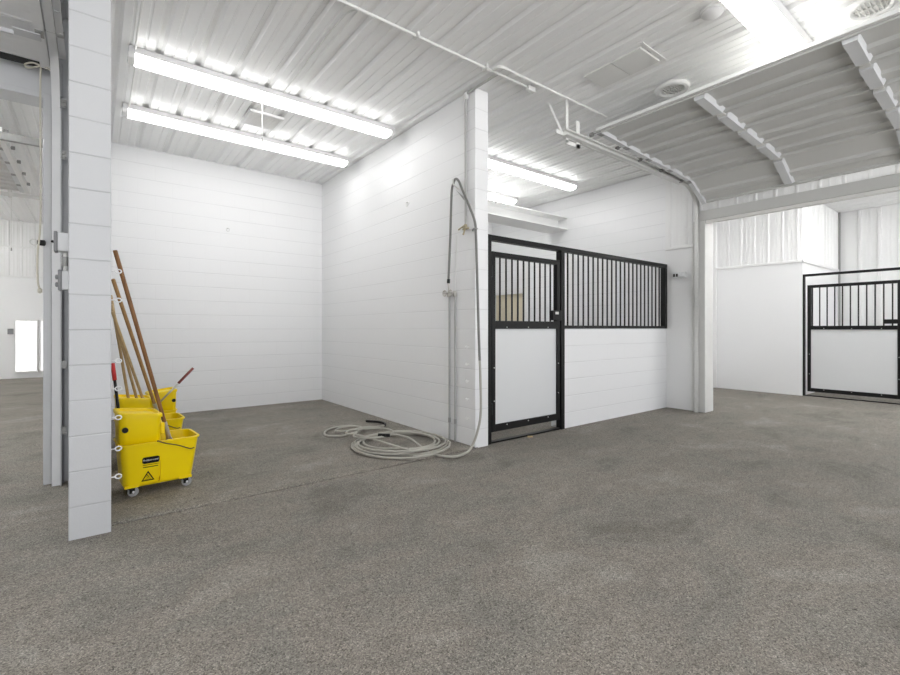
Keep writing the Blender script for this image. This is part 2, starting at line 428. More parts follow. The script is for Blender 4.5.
fixture(.245, 2.89, 6.06, 6.24, 'farther of two lit fluorescent lights over the bay, beside the square vent', g1)
fixture(3.75, 6.40, 4.78, 4.96, 'lit fluorescent light over the stall, nearer its barred gate', g2, bright='lens_stall')
fixture(3.60, 6.24, 6.00, 6.18, 'lit fluorescent light deep in the stall, half hidden by the steel beam', g2, bright='lens_stall')
fixture(3.80, 6.44, 1.20, 1.41, 'bright fluorescent light disappearing behind the raised grey overhead door', g3, drop=.15, bright='lens_hall')
fixture(1.17, 3.81, 1.20, 1.41, 'fluorescent light cut by the top of the photo, beside the smoke detector', g3, drop=.15, bright='lens_hall')
fixture(-2.6, .04, .60, .81, 'added unseen fluorescent light over the hall, left of the camera', g3, drop=.15, bright='lens_hall')  # unseen hall lamps around the camera, added to brighten the hall
fixture(-2.6, .04, -2.4, -2.19, 'added unseen fluorescent light over the hall, behind and left of the camera', g3, drop=.15, bright='lens_hall')
fixture(1.2, 3.84, -2.4, -2.19, 'added unseen fluorescent light over the hall, behind the camera', g3, drop=.15, bright='lens_hall')
fixture(3.9, 6.5, -2.4, -2.19, 'added unseen fluorescent light over the hall, behind and right of the camera', g3, drop=.15, bright='lens_hall')
fixture(-4.0, -1.4, 6.1, 6.3, 'nearer unseen fluorescent light added in the room beyond the left doorway', 'added lights beyond the left doorway', z=3.80, bright='lens_left')  # out-of-view lamps added to light the left room
fixture(-4.9, -2.3, 12.2, 12.4, 'farther unseen fluorescent light added in the room beyond the left doorway', 'added lights beyond the left doorway', z=3.80, bright='lens_left')
fixture(7.4, 9.9, 1.6, 1.8, 'left unseen fluorescent light added beyond the raised overhead door', 'added lights beyond the big door', bright='lens_far')  # lamps hidden from view, added to brighten the space beyond
fixture(7.4, 9.9, -1.4, -1.2, 'right unseen fluorescent light added beyond the raised overhead door', 'added lights beyond the big door', bright='lens_far')
fixture(10.6, 12.2, .6, .8, 'unseen fluorescent light added over the stall beyond the big door', 'added lights beyond the big door', bright='lens_far')

# ------------------------------------------------------------------ ceiling hardware
t = thing('ceiling_vent', 'square grey slatted vent between the two lights of the wash bay', 'vent', (1.55, 5.58, H-.03))
fr = MB()
x0, x1, y0, y1 = 1.36, 1.74, 5.38, 5.77
for a in ((x0, x1, y0, y0+.03), (x0, x1, y1-.03, y1), (x0, x0+.03, y0+.03, y1-.03), (x1-.03, x1, y0+.03, y1-.03)):
    fr.box(a[0], a[1], a[2], a[3], H-.032, H-.002)
obj('frame', fr, 'trim', t, bevel=.004)
for k in range(9):
    yy = y0+.035+k*.036
    obj('slat', MB().box(x0+.028, x1-.028, yy, yy+.029, H-.030, H-.024), 'louvre', t, bevel=.002)
obj('backing', MB().box(x0+.02, x1-.02, y0+.02, y1-.02, H-.009, H-.004), 'louvre', t)

def diffuser(x, y, label):
    t = thing('round_diffuser', label, 'vent', (x, y, H-.04), 'round ceiling diffusers over the hall')
    obj('flange', MB().lathe([(.10, .002), (.162, .002), (.165, -.012), (.150, -.030), (.125, -.036), (.108, -.028), (.10, -.012)], (x, y, H), n=40), 'trim', t)
    obj('throat', MB().lathe([(.105, .002), (.105, -.010)], (x, y, H), n=32), 'dark', t)
    v = MB()
    for k in range(7):
        yy = -.078 + k*.026; w = math.sqrt(max(.0001, .104**2 - yy*yy))
        v.box(x-w, x+w, y+yy-.004, y+yy+.003, H-.026, H-.018)
    v.box(x-.005, x+.005, y-.10, y+.10, H-.024, H-.014)
    obj('louvre', v, 'louvre', t)
diffuser(4.63, 2.31, 'round white ceiling diffuser above the corner of the raised overhead door')
diffuser(4.63, .80, 'round white ceiling diffuser at the top right edge of the photo')
t = thing('smoke_detector', 'round white smoke detector on the ceiling beside the hall light', 'smoke detector', (3.745, 1.56, H-.05))
obj('base', MB().lathe([(.086, -.001), (.086, -.018), (.078, -.020)], (3.745, 1.56, H), n=32), 'trim', t)
obj('cap', MB().lathe([(.074, -.020), (.070, -.036), (.045, -.050), (.02, -.053)], (3.745, 1.56, H), n=32), 'house', t)
def plate(y0, y1, label):
    t = thing('cover_plate', label, 'cover plate', (3.90, (y0+y1)/2, H-.01), 'ceiling cover plates')
    mb = MB().box(3.735, 4.062, y0, y1, H-.018, H+.001)
    obj('sheet', mb, 'patch', t, bevel=.002)
plate(2.432, 2.722, 'flat square ceiling cover plate, the one nearer the end of the thin pipe')
plate(2.142, 2.424, 'flat square ceiling cover plate, the one nearer the smoke detector')
tag(obj('ceiling_strip', MB().box(3.70, 4.10, 2.095, 2.125, H-.008, H-.0005), 'trim'), 'thin white strip on the ceiling at the end of the cover plates', 'trim strip')

zc = H-.032
t = thing('conduit', 'long white conduit under the ceiling passing the top of the block partition', 'conduit', (1.2, 3.165, zc-.012))
obj('pipe', MB().tube([(-1.5, 3.165, zc), (3.42, 3.165, zc)], .0115), 'conduit', t)
obj('fitting', MB().box(3.42, 3.52, 3.14, 3.19, zc-.03, zc+.02), 'conduit', t, bevel=.006)
for xx in (.9, 2.1, 2.86): obj('strap', MB().box(xx-.012, xx+.012, 3.13, 3.20, zc-.015, zc+.024), 'conduit', t, bevel=.003)
t = thing('conduit', 'shorter white conduit running from an elbow to the raised door hanger', 'conduit', (3.8, 3.06, zc-.012))
obj('pipe', MB().tube(catmull([(2.945, 3.15, zc), (2.945, 3.09, zc), (2.985, 3.06, zc), (3.2, 3.06, zc), (4.62, 3.055, zc)], 6), .0115), 'conduit', t)
obj('elbow', MB().tube(catmull([(2.945, 3.14, zc), (2.945, 3.09, zc), (2.985, 3.06, zc), (3.04, 3.06, zc)], 5), .016), 'conduit', t)
t = thing('conduit', 'white conduit turning down the left face of the block partition to a valve', 'conduit', (3.022, 3.64, 2.2))
pts = [(3.022, 3.165, zc), (3.022, 3.60, zc)] + [(3.022, 3.60+.045*math.sin(a), zc-.045+.045*math.cos(a)) for a in (.4, .8, 1.2, 1.57)] + [(3.022, 3.645, 2.27)]
obj('pipe', MB().tube(pts, .0115), 'pipegrey', t)
obj('elbow', MB().box(3.003, 3.039, 3.615, 3.665, zc-.055, zc+.015), 'conduit', t, bevel=.008)
va = MB().lathe([(.012, 0), (.018, .005), (.018, .05), (.013, .055)], (3.022, 3.645, 2.225)).tube([(3.022, 3.60, 2.235), (3.022, 3.69, 2.235)], .011).tube([(3.0, 3.645, 2.24), (2.965, 3.645, 2.24)], .007).tube([(2.965, 3.60, 2.25), (2.965, 3.69, 2.225)], .008).tube([(3.01, 3.645, 2.225), (3.0, 3.66, 2.17)], .009)
obj('valve', va, 'brass', t)
tag(obj('cable', MB().tube(catmull([(1.62, 3.165, zc+.01), (1.56, 3.24, H-.012), (1.535, 3.38, H-.010), (1.53, 3.8, H-.010), (1.545, 4.82, H-.010)], 8), .006), 'conduit'),
    'thin cable bending from the long conduit to the nearer bay light', 'cable')
for (xx, y0, y1, lab) in ((.30, 4.975, 6.07, 'thin white conduit joining the left ends of the two bay lights'),):
    tag(obj('conduit', MB().tube([(xx, y0, H-.03), (xx, y1, H-.03)], .008), 'conduit'), lab, 'conduit')
tag(obj('conduit', MB().tube([(.28, 3.18, zc), (.28, 4.80, zc)], .008), 'conduit'), 'thin white conduit feeding the left end of the nearer bay light', 'conduit')
def pull_cord(x, y, z0, z1, label):
    t = thing('pull_cord', label, 'pull cord', (x, y, z1))
    obj('cord', MB().tube([(x, y, z0), (x, y, z1)], .0035, 6), 'conduit', t)
    obj('knob', MB().lathe([(.004, .05), (.008, .045), (.011, .0), (.004, -.005)], (x, y, z1), n=12), 'galvd', t)
pull_cord(1.385, 4.99, H-.06, 3.15, 'thin pull cord hanging from the nearer bay light past the vent')
pull_cord(4.66, 4.93, H-.06, 3.05, 'thin pull cord hanging in the stall in front of the steel beam')

# ------------------------------------------------------------------ overhead doors
def sweep(prof, path, w0):
    """channel profile (w, n) swept along a path (a, z); returns points (a, w, z)"""
    P = [Vector((a, 0, z)) for a, z in path]; rings = []
    for i, p in enumerate(P):
        t = (P[min(i+1, len(P)-1)] - P[max(i-1, 0)]).normalized()
        nrm = Vector((-t.z, 0, t.x))
        rings.append([p + nrm*n + Vector((0, w0 + w, 0)) for w, n in prof])
    return MB().loft(rings)

def overhead_door(label, cat, path, w0, w1, stiles, fn, mat, smat, name='overhead_door', rib=.027):
    """path: hinge points (a, z) from the top edge to the bottom edge; w0..w1 the door's width; fn maps (a, w, z) to the world"""
    mid = path[len(path)//2]
    t = thing(name, label, cat, fn((mid[0], (w0+w1)/2, min(p[1] for p in path))))
    nsec = len(path)-1; lip = .030 if rib > .01 else .003
    for k in range(nsec):
        a = Vector((path[k][0], 0, path[k][1])); b = Vector((path[k+1][0], 0, path[k+1][1]))
        u = (b-a).normalized(); L = (b-a).length; dn = Vector((u.z, 0, -u.x))       # dn: towards the room (down)
        if dn.z > 0: dn = -dn
        prof = [(.003, lip), (.022, lip), (.026, 0), (L*.52, 0), (L*.52+.020, rib), (L*.52+.085, rib), (L*.52+.12, 0), (L-.030, 0), (L-.026, lip), (L-.003, lip), (L-.003, -.018), (.003, -.018)]
        mb = MB(); pts = [a + u*q[0] + dn*q[1] for q in prof]; n = len(pts)
        mb.add([p + Vector((0, w0, 0)) for p in pts] + [p + Vector((0, w1, 0)) for p in pts],
               [(i, (i+1) % n, n+(i+1) % n, n+i) for i in range(n)])
        for w in (w0, w1):                                                          # end caps in pieces
            cap = [a+u*.003+dn*.030, a+u*(L-.003)+dn*.030, a+u*(L-.003)-dn*.018, a+u*.003-dn*.018]
            mb.add([q + Vector((0, w + (.002 if w == w1 else -.002), 0)) for q in cap], [(0,1,2,3)])
        sec = obj('section', mb.map(fn), mat, t, smooth=0)
        for w in stiles:
            s = MB(); e = .03; hw = .052
            def q(uu, ww, nn): return a + u*uu + dn*nn + Vector((0, w+ww, 0))
            s.hexa([q(e,-hw,.0), q(L-e,-hw,.0), q(L-e,hw,.0), q(e,hw,.0)], [q(e+.005,-hw*.8,.058), q(L-e-.045,-hw*.8,.058), q(L-e-.045,hw*.8,.058), q(e+.005,hw*.8,.058)])
            obj('stile', s.map(fn), smat, sec, smooth=0)
            if k < nsec-1:
                h = MB()
                h.hexa([q(L-.045,-.03,.026), q(L+.045,-.03,.026), q(L+.045,.03,.026), q(L-.045,.03,.026)], [q(L-.04,-.03,.040), q(L+.04,-.03,.040), q(L+.04,.03,.040), q(L-.04,.03,.040)])
                h.tube([q(L,-.035,.040), q(L,.035,.040)], .008)
                obj('hinge', h.map(fn), 'galv', sec)
        for w, sg in ((w0, 1), (w1, -1)):                                           # end stile and its roller
            s = MB()
            def q(uu, ww, nn): return a + u*uu + dn*nn + Vector((0, w+ww*sg, 0))
            s.hexa([q(.005,0,0), q(L-.005,0,0), q(L-.005,.055,0), q(.005,.055,0)], [q(.005,0,.045), q(L-.005,0,.045), q(L-.005,.055,.045), q(.005,.055,.045)])
            obj('stile', s.map(fn), smat, sec, smooth=0)
            r = MB().tube([q(.0,.03,.015), q(.0,-.10,.015)], .006).tube([q(.0,-.065,.015), q(.0,-.10,.015)], .022, 14)
            r.hexa([q(-.03,.005,.045), q(.05,.005,.045), q(.05,.05,.045), q(-.03,.05,.045)], [q(-.03,.005,.052), q(.05,.005,.052), q(.05,.05,.052), q(-.03,.05,.052)])
            obj('roller', r.map(fn), 'galvd', sec)
    return t
CH = [(0, 0), (.05, 0), (.05, .06), (.038, .06), (.038, .055), (.045, .055), (.045, .005), (.005, .005), (.005, .055), (.012, .055), (.012, .06), (0, .06)]
CH = [(0,-.025),(0,.025),(.014,.028),(.014,.023),(.004,.020),(.004,-.020),(.014,-.023),(.014,-.028)]
def channel(depth=.05, h=.032):
    return [(0,-h),(depth,-h),(depth,-h+.012),(depth-.003,-h+.012),(depth-.003,-h+.003),(.003,-h+.003),(.003,h-.003),(depth-.003,h-.003),(depth-.003,h-.012),(depth,h-.012),(depth,h),(0,h)]

I3 = lambda v: v
od_path = [(4.325, 3.352), (4.82, 3.322), (5.31, 3.297), (5.82, 3.272), (6.355, 3.236), (6.82, 2.995)]
od = overhead_door('wide grey ribbed overhead door raised flat under the ceiling on the right', 'overhead door', od_path, DY0+.03, 2.965,
              [1.925, .87, -.185, -1.24], I3, 'doorgrey', 'stile')
sl = MB().box(4.285, 4.322, DY0+.03, 2.965, 3.338, 3.370)
obj('top_rail', sl, 'trim', od, bevel=.003)

def arc(c, r, a0, a1, n=10): return [(c[0]+r*math.cos(a0+(a1-a0)*k/n), c[1]+r*math.sin(a0+(a1-a0)*k/n)) for k in range(n+1)]
tp = [(3.90, 3.262)] + [(4.4, 3.258)] + arc((6.50, 2.86), .385, PI/2, 0) + [(6.885, 2.5), (6.885, 0.002)]
t = thing('door_track', 'galvanised roller track curving up beside the big grey overhead door', 'door track', (6.885, 3.06, 0))
obj('rail', sweep([(.095-w, n) for w, n in channel()], tp, 3.0), 'galv', t, smooth=40)
obj('stiffener', sweep([(.10, -.035), (.125, -.035), (.125, -.031), (.104, -.031), (.104, 0), (.10, 0)], [(3.92, 3.262), (6.45, 3.245)], 3.0), 'galv', t)
obj('hanger', MB().prism([(3.955, 3.18), (3.995, 3.18), (3.995, H-.004), (3.955, H-.004)], 'y', 3.105, 3.110).prism([(3.115, 3.18), (3.150, 3.18), (3.150, H-.004), (3.110, H-.004), (3.110, 3.18)], 'x', 3.993, 3.997), 'conduit', t)
obj('brace', MB().hexa([(3.90,3.112,3.25),(3.94,3.112,3.25),(3.94,3.118,3.25),(3.90,3.118,3.25)], [(3.88,3.285,H-.004),(3.92,3.285,H-.004),(3.92,3.291,H-.004),(3.88,3.291,H-.004)]), 'conduit', t)
obj('bracket', MB().box(4.13, 4.19, 3.105, 3.11, 3.17, 3.46).box(3.96, 4.19, 3.105, 3.112, 3.17, 3.21), 'conduit', t)
obj('bracket', MB().box(3.79, 3.98, 3.096, 3.112, 3.235, 3.275), 'conduit', t)
for z in (.25, .9, 1.45, 2.05, 2.6):
    obj('clip', MB().box(6.895, 6.945, 3.10, 3.125, z-.03, z+.03).box(6.86, 6.911, 3.093, 3.10, z-.03, z+.03).tube([(6.875, 3.10, z), (6.875, 3.112, z)], .011), 'galv', t)
obj('flange_angle', MB().box(6.905, 6.949, 3.132, 3.137, 0, 2.75).box(6.944, 6.949, 3.137, 3.175, 0, 2.75), 'conduit', t)

# the door of the left opening, parked flat above it; its track
SW = lambda v: Vector((v[1], v[0], v[2]))
ld_path = [(2.10, 3.27), (2.60, 3.255), (3.10, 3.245), (3.60, 3.235), (4.10, 3.225), (4.60, 3.205)]
ld = overhead_door('pale grey overhead door raised flat above the left doorway, cut by the frame', 'overhead door', ld_path, -3.33, -.262, [-1.05, -2.0], SW, 'doorold', 'doorold', rib=.003)
obj('bottom_seal', MB().box(-3.33, -.262, 4.602, 4.622, 3.165, 3.215), 'rubber', ld)
hb = MB().box(-.42, -.285, 4.10, 4.19, 3.165, 3.172).box(-.62, -.42, 4.135, 4.155, 3.14, 3.165).box(-.63, -.60, 4.13, 4.16, 3.13, 3.20)
obj('lock_bar', hb, 'jamb', ld)
lp = [(2.0, 3.255), (4.28, 3.235)] + arc((4.30, 2.865), .37, PI/2, 0, 10)[1:] + [(4.67, 2.5), (4.67, .002)]
t = thing('door_track', 'pale grey roller track running down between the left jamb and the block pillar', 'door track', (-.23, 4.67, 0))
obj('rail', sweep([(.055-w, n) for w, n in channel()], lp, -.262).map(SW), 'doorold', t, smooth=40)
obj('flange_angle', MB().box(-.205, -.199, 4.62, 4.75, 0, 2.9).box(-.199, -.165, 4.745, 4.75, 0, 2.9), 'jamb', t)
obj('hanger', MB().box(-.202, -.165, 3.80, 3.805, 3.20, H-.006).box(-.169, -.165, 3.76, 3.805, 3.20, H-.006), 'jamb', t)
obj('stiffener', MB().box(-.204, -.165, 2.1, 4.45, 3.205, 3.21).box(-.204, -.2, 2.1, 4.45, 3.21, 3.25), 'jamb', t)
for z in (.42, .93, 1.75, 2.55, 2.95):
    obj('clip', MB().box(-.207, -.17, 4.64, 4.648, z-.03, z+.03).tube([(-.19, 4.63, z+.012), (-.19, 4.645, z+.012)], .011).tube([(-.18, 4.625, z-.015), (-.18, 4.645, z-.015)], .008), 'galvd', t)
# rope tied to that door
rp = catmull([(-.315, 4.59, 3.17), (-.318, 4.585, 3.0), (-.316, 4.58, 2.4), (-.317, 4.58, 2.0), (-.333, 4.58, 1.75), (-.331, 4.58, 1.56), (-.32, 4.58, 1.50)], 6)
t = thing('rope', 'cream rope tied to the raised left door and hanging beside the jamb', 'rope', (-.316, 4.58, 1.48))
obj('cord', MB().tube(rp, .006, 6), 'rope', t)
obj('bow', MB().tube(catmull([(-.315,4.585,3.17),(-.36,4.57,3.17),(-.40,4.56,3.14),(-.385,4.56,3.12),(-.33,4.575,3.155),(-.315,4.585,3.17),(-.28,4.57,3.16),(-.25,4.565,3.14)], 6), .006, 6), 'rope', t)
obj('knot', MB().lathe([(.004,-.02),(.014,-.012),(.014,.012),(.004,.02)], (-.32, 4.58, 1.49), n=10), 'rope', t)
t = thing('door_latch', 'small black latch knob with a wire loop on the left jamb', 'latch', (-.325, 4.70, 1.85))
obj('knob', MB().lathe([(.012, -.03), (.022, -.025), (.022, .015), (.012, .02)], (-.315, 4.70, 1.865), 'x', 14), 'black', t)
obj('loop', MB().tube([(-.365+.022*math.cos(a), 4.70, 1.865+.022*math.sin(a)) for a in [2*PI*k/14 for k in range(14)]], .004, 6, closed=True), 'galv', t)

# raised door in the room beyond
fd = overhead_door('dark grey overhead door raised under the ceiling of the room beyond', 'overhead door', [(7.10, 3.42), (7.65, 3.41), (8.20, 3.40), (8.75, 3.39), (9.30, 3.38), (9.75, 3.37)],
                   -4.2, -.86, [-2.0, -3.1], SW, 'doorgrey', 'stile')
obj('side_rail', MB().box(-.855, -.80, 7.0, 9.9, 3.33, 3.42), 'trim', fd)
tag(obj('crossbar', MB().box(-4.2, -.4, 9.86, 9.92, 3.28, 3.33).box(-1.06, -1.02, 9.85, 9.93, 3.26, 3.82), 'galv'), 'farther galvanised bar crossing the room beyond under its ceiling', 'bar')
tag(obj('crossbar', MB().box(-4.2, -.35, 6.97, 7.03, 3.28, 3.36).box(-2.5, -2.46, 6.99, 7.02, 3.36, 3.80), 'galvd'), 'nearer galvanised bar crossing the room beyond, with a bent end', 'bar')
for o in (bpy.data.objects['crossbar'], bpy.data.objects['crossbar.001']): o['group'] = 'crossbars beyond the left doorway'

# ------------------------------------------------------------------ control boxes on the left partition
def cbox(y0, y1, z0, z1, xo, label):
    t = thing('control_box', label, 'control box', (XL, (y0+y1)/2, z0), 'control boxes on the left partition')
    obj('body', MB().box(xo+.018, XL, y0, y1, z0, z1), 'boxwhite', t, bevel=.006)
    obj('cover', MB().box(xo, xo+.020, y0-.004, y1+.004, z0-.006, z1+.006), 'boxgrey', t, bevel=.006)
    return t
c1 = cbox(3.90, 3.99, 1.712, 1.832, -.207, 'upper white control box with a grey cover behind the block pillar edge')
obj('button', MB().lathe([(.008, 0), (.008, -.012), (.004, -.016)], (-.207, 3.945, 1.775), 'x', 12), 'black', c1)
c2 = cbox(3.90, 3.99, 1.462, 1.585, -.186, 'lower white control box with two dark buttons behind the block pillar edge')
for z in (1.495, 1.545): obj('button', MB().lathe([(.016, 0), (.016, -.012), (.008, -.016)], (-.186, 3.945, z), 'x', 14), 'boxgrey', c2)
t = thing('conduit', 'short grey conduit linking the two control boxes on the left partition', 'conduit', (-.15, 3.95, 1.6))
obj('pipe', MB().tube([(-.150, 3.95, 1.590), (-.150, 3.95, 1.706)], .012), 'galv', t)
obj('coupling', MB().tube([(-.150, 3.95, 1.62), (-.150, 3.95, 1.68)], .019, 12), 'galvd', t)
tag(obj('conduit', MB().tube([(-.192, 4.70, 1.60), (-.192, 4.70, .002)], .007), 'boxgrey'), 'thin dark line running down to the floor beside the left door track', 'conduit')  # thin dark tube drawn for the dark upright line by the track

# far room bits
tag(obj('thermostat', MB().box(-1.64, -1.52, 15.16, 15.2, 1.07, 1.20), 'boxgrey', bevel=.006), 'small dark grey wall box beside the bright window of the room beyond', 'wall box')
pull_cord(-1.13, 10.9, 3.75, 2.55, 'long cord hanging in the room beyond the left doorway')

# ------------------------------------------------------------------ screw eyes
def screw_eye(p, sx, label, group, r=.014):
    x, y, z = p
    t = thing('screw_eye', label, 'screw eye', p, group)
    obj('shank', MB().tube([(x-sx*.012, y, z), (x+sx*.024, y, z)], .0035, 8), 'yarnwhite', t)
    cx = x+sx*(.022+r)
    obj('ring', MB().tube([(cx+r*1.1*math.cos(a), y+.25*r*math.sin(a), z+.85*r*math.sin(a)) for a in [2*PI*k/18 for k in range(18)]], .004, 6, closed=True), 'yarnwhite', t)
ords = ['topmost', 'second', 'third', 'fourth', 'fifth', 'sixth', 'lowest']
for i, z in enumerate((1.558, 1.382, 1.011, .842, .666, .477, .307)):
    screw_eye((XA, 3.46, z), 1, '%s white screw eye%s down the bay side of the left block pillar' % (ords[i], '' if i in (0, 6) else ' from the top'), 'screw eyes on the left pillar')
for i, z in enumerate((1.019, .844, .67, .486, .291)):
    screw_eye((XB, 3.613, z), -1, '%s white screw eye%s beside the hanging hose on the block partition' % ((ords[:4]+['lowest'])[i], '' if i in (0, 4) else ' from the top'), 'screw eyes on the partition', r=.011)
def wall_hook(p, d, label):
    p = Vector(p); d = Vector(d); t = thing('wall_hook', label, 'hook', p)
    side = Vector((d.y, -d.x, 0))
    obj('plate', MB().tube([p, p+d*.006], .016, 14), 'yarnwhite', t)
    obj('ring', MB().tube([p+d*.02+side*.022*math.cos(a)+Vector((0,0,.026*math.sin(a)-.02)) for a in [2*PI*k/16 for k in range(16)]], .0045, 6, closed=True), 'galv', t)
    obj('stem', MB().tube([p, p+d*.02], .006, 8), 'galvd', t)
wall_hook((1.577, YB, 2.70), (0, -1, 0), 'small ring hook high on the back wall of the bay')
wall_hook((XB, 4.764, 2.745), (-1, 0, 0), 'small ring hook high on the partition under the bay light')

# ------------------------------------------------------------------ tap and hose on the partition
t = thing('wall_tap', 'twin valve wall tap on the partition with two pipes running to the floor', 'tap', (XB-.02, 3.87, 0))
for y in (3.922, 3.822):
    obj('pipe', MB().tube([(3.024, y, .0), (3.024, y, 1.56)], .0105), 'pipegrey', t)
    obj('collar', MB().lathe([(.014, -.02), (.014, .03)], (3.024, y, .22), n=10), 'galvd', t)
    v = MB().lathe([(.016, -.03), (.021, -.02), (.021, .02), (.016, .03)], (3.018, y, 1.575), n=12).tube([(3.0, y, 1.585), (2.955, y, 1.585)], .009)
    v.tube([(2.957+.004, y+.030*math.cos(a), 1.585+.030*math.sin(a)) for a in [2*PI*k/12 for k in range(12)]], .006, 6, closed=True)
    v.tube([(2.961, y-.03, 1.585), (2.961, y+.03, 1.585)], .004).tube([(2.961, y, 1.555), (2.961, y, 1.615)], .004)
    obj('valve', v, 'steel', t)
obj('spout', MB().tube([(3.018, 3.922, 1.575), (3.018, 3.822, 1.575)], .012).tube([(3.0, 3.893, 1.575), (2.99, 3.893, 1.70)], .011), 'steel', t)
tag(obj('conduit', MB().tube([(3.03, 3.83, 1.62), (3.03, 3.80, 2.2)], .004, 6), 'conduit'), 'thin white line rising from the wall tap behind the hose', 'conduit')
t = thing('hose_hook', 'saddle hook near the top of the partition carrying the hose loop', 'hook', (XB, 3.76, 2.62))
obj('arm', MB().tube(catmull([(3.04, 3.78, 2.68), (2.99, 3.78, 2.70), (2.955, 3.77, 2.715), (2.945, 3.76, 2.76)], 5), .008), 'galv', t)
obj('plate', MB().hexa([(3.030,3.80,2.66),(3.036,3.80,2.66),(3.036,3.82,2.68),(3.030,3.82,2.68)], [(3.030,3.66,2.555),(3.036,3.66,2.555),(3.036,3.68,2.535),(3.030,3.68,2.535)]), 'galvd', t)
t = thing('hose_clip', 'dark clip holding the hose at the corner of the partition', 'clip', (3.02, 3.50, 2.12))
obj('arm', MB().tube([(3.04, 3.555, 2.205), (3.0, 3.51, 2.20), (2.99, 3.478, 2.198)], .008), 'galvd', t)
obj('ring', MB().tube([(2.99+.021*math.cos(a), 3.456+.021*math.sin(a), 2.198) for a in [2*PI*k/14 for k in range(14)]], .006, 6, closed=True), 'galvd', t)

hang = [(2.99,3.893,1.726),(2.99,3.862,2.18),(2.985,3.834,2.62),(2.98,3.80,2.725),(2.975,3.75,2.765),(2.98,3.70,2.722),(2.985,3.65,2.625),(2.99,3.538,2.42),(2.99,3.465,2.27),(2.99,3.446,2.114),(2.99,3.427,1.677),
        (2.99,3.402,1.1),(2.985,3.375,.72),(2.975,3.36,.38),(2.955,3.39,.19),(2.915,3.41,.075),(2.84,3.385,.03),(2.712,3.345,.022),(2.60,3.37,.022)]
tz = .016
# coil on the floor: the supply end joins an outer loop, several turns, then the small loop to the left and the dark nozzle
cx, cy = 2.47, 4.02
def ring_pt(a, rx, ry, z=.026, ox=0, oy=0):
    # ellipse long axis along the picture's horizontal (about -38 degrees)
    c, s = math.cos(-.66), math.sin(-.66)
    u, v = rx*math.cos(a), ry*math.sin(a)
    return (cx+ox+u*c-v*s, cy+oy+u*s+v*c, z)
coil = []
a0 = -1.5
turns = 6
rad = [.50, .44, .54, .39, .48, .35, .43]
N = turns*20
for k in range(N+1):
    a = -1.2 + 2*PI*k/20
    f = k/20; i = int(min(turns-1, f)); w = f-i
    r = rad[i]*(1-w)+rad[min(i+1, turns)]*w
    coil.append(ring_pt(a, r, r*.98, .026+.0085*i+.006*math.sin(a*2+i), .03*math.sin(i*2.1), .03*math.cos(i*1.7)))
tail = [(2.20,4.38,.09),(2.13,4.55,.085),(2.25,4.72,.075),(2.50,4.70,.07),(2.62,4.55,.07),(2.55,4.30,.09),(2.36,4.15,.10),(2.18,4.20,.10),(2.14,4.40,.085),(2.32,4.68,.06),(2.50,4.90,.035),
        (2.47,5.15,.028),(2.28,5.19,.028),(2.10,5.05,.028),(2.03,4.86,.028),(2.12,4.72,.032),(2.30,4.70,.05),(2.47,4.84,.05),(2.44,5.03,.045),(2.28,5.06,.040),(2.17,4.93,.042),(2.24,4.80,.058),(2.44,4.74,.085),(2.62,4.82,.05),(2.78,4.90,.03)]
full = catmull(hang + [(2.545,3.50,.022)] + coil[3:], 4) 
pts_h = catmull(hang + [(2.53,3.55,.024),(2.51,3.75,.07),(2.53,3.95,.095),(2.50,4.15,.095),(2.40,4.28,.09)], 8)
t = thing('hose', 'long pale hose hanging from the partition and lying coiled on the bay floor', 'hose', (2.5, 4.0, .012))
split = next(i for i, p in enumerate(pts_h) if i > 60 and p.z < .9)
obj('hanging_hose', MB().tube(pts_h[:split+1], .0125, 10), 'hosegrey', t)
obj('coil', MB().tube(pts_h[split:], .0118, 10).tube(coil, .0112, 10).tube(catmull([coil[-1]] + tail, 8), .0112, 10), 'hosepale', t)
obj('coupling', MB().tube([(2.99,3.895,1.69),(2.99,3.891,1.735)], .017, 12), 'black', t)
obj('nozzle', MB().tube(catmull([(2.78,4.90,.03),(2.84,4.98,.032),(2.84,5.12,.032),(2.74,5.29,.03)], 6), .014, 10), 'black', t)
obj('splice', MB().tube([(2.30,4.18,.118),(2.40,4.11,.112)], .017, 10), 'black', t)

# ------------------------------------------------------------------ stall front
def gate(t, fn, a0, a1, z0, zmid0, zmid1, z1, nb, panel_lo, st=.05, d=.03, first=None):
    """framed gate in the plane a-z: fn(a, n, z)"""
    def bx(x0, x1, n0, n1, zz0, zz1): return MB().box(x0, x1, n0, n1, zz0, zz1).map(fn)
    obj('stile', bx(a0, a0+st, -d, d, z0, z1), 'black', t, bevel=.003)
    obj('stile', bx(a1-st, a1, -d, d, z0, z1), 'black', t, bevel=.003)
    obj('rail', bx(a0+st, a1-st, -d, d, z1-st, z1), 'black', t, bevel=.003)
    obj('rail', bx(a0+st, a1-st, -d, d, zmid0, zmid1), 'black', t, bevel=.003)
    obj('rail', bx(a0+st, a1-st, -d, d, z0, panel_lo), 'black', t, bevel=.003)
    p = obj('panel', bx(a0+st-.005, a1-st+.005, -.010, .010, panel_lo-.005, zmid0+.005), 'gatepanel', t)
    for k in range(nb):
        a = a0+st+(k+1)*(a1-a0-2*st)/(nb+1) if first is None else first + k*.104
        obj('bar', MB().tube([(a, 0, zmid1-.005), (a, 0, z1-st+.005)], .010, 8).map(fn), 'black', t)
    pts = [(a0+st+(k+.5)*(a1-a0-2*st)/3, z) for k in range(3) for z in (panel_lo-.018, zmid0+.018)]
    pts += [(a, z) for z in (panel_lo+.25, panel_lo+.6) for a in (a0+st-.02, a1-st+.02)]
    for a, z in pts:
        obj('screw', MB().tube([(a, -d-.004, z), (a, -d+.002, z)], .006, 8).map(fn), 'galv', t)
FX = lambda v: (v[0], YF+v[1], v[2])
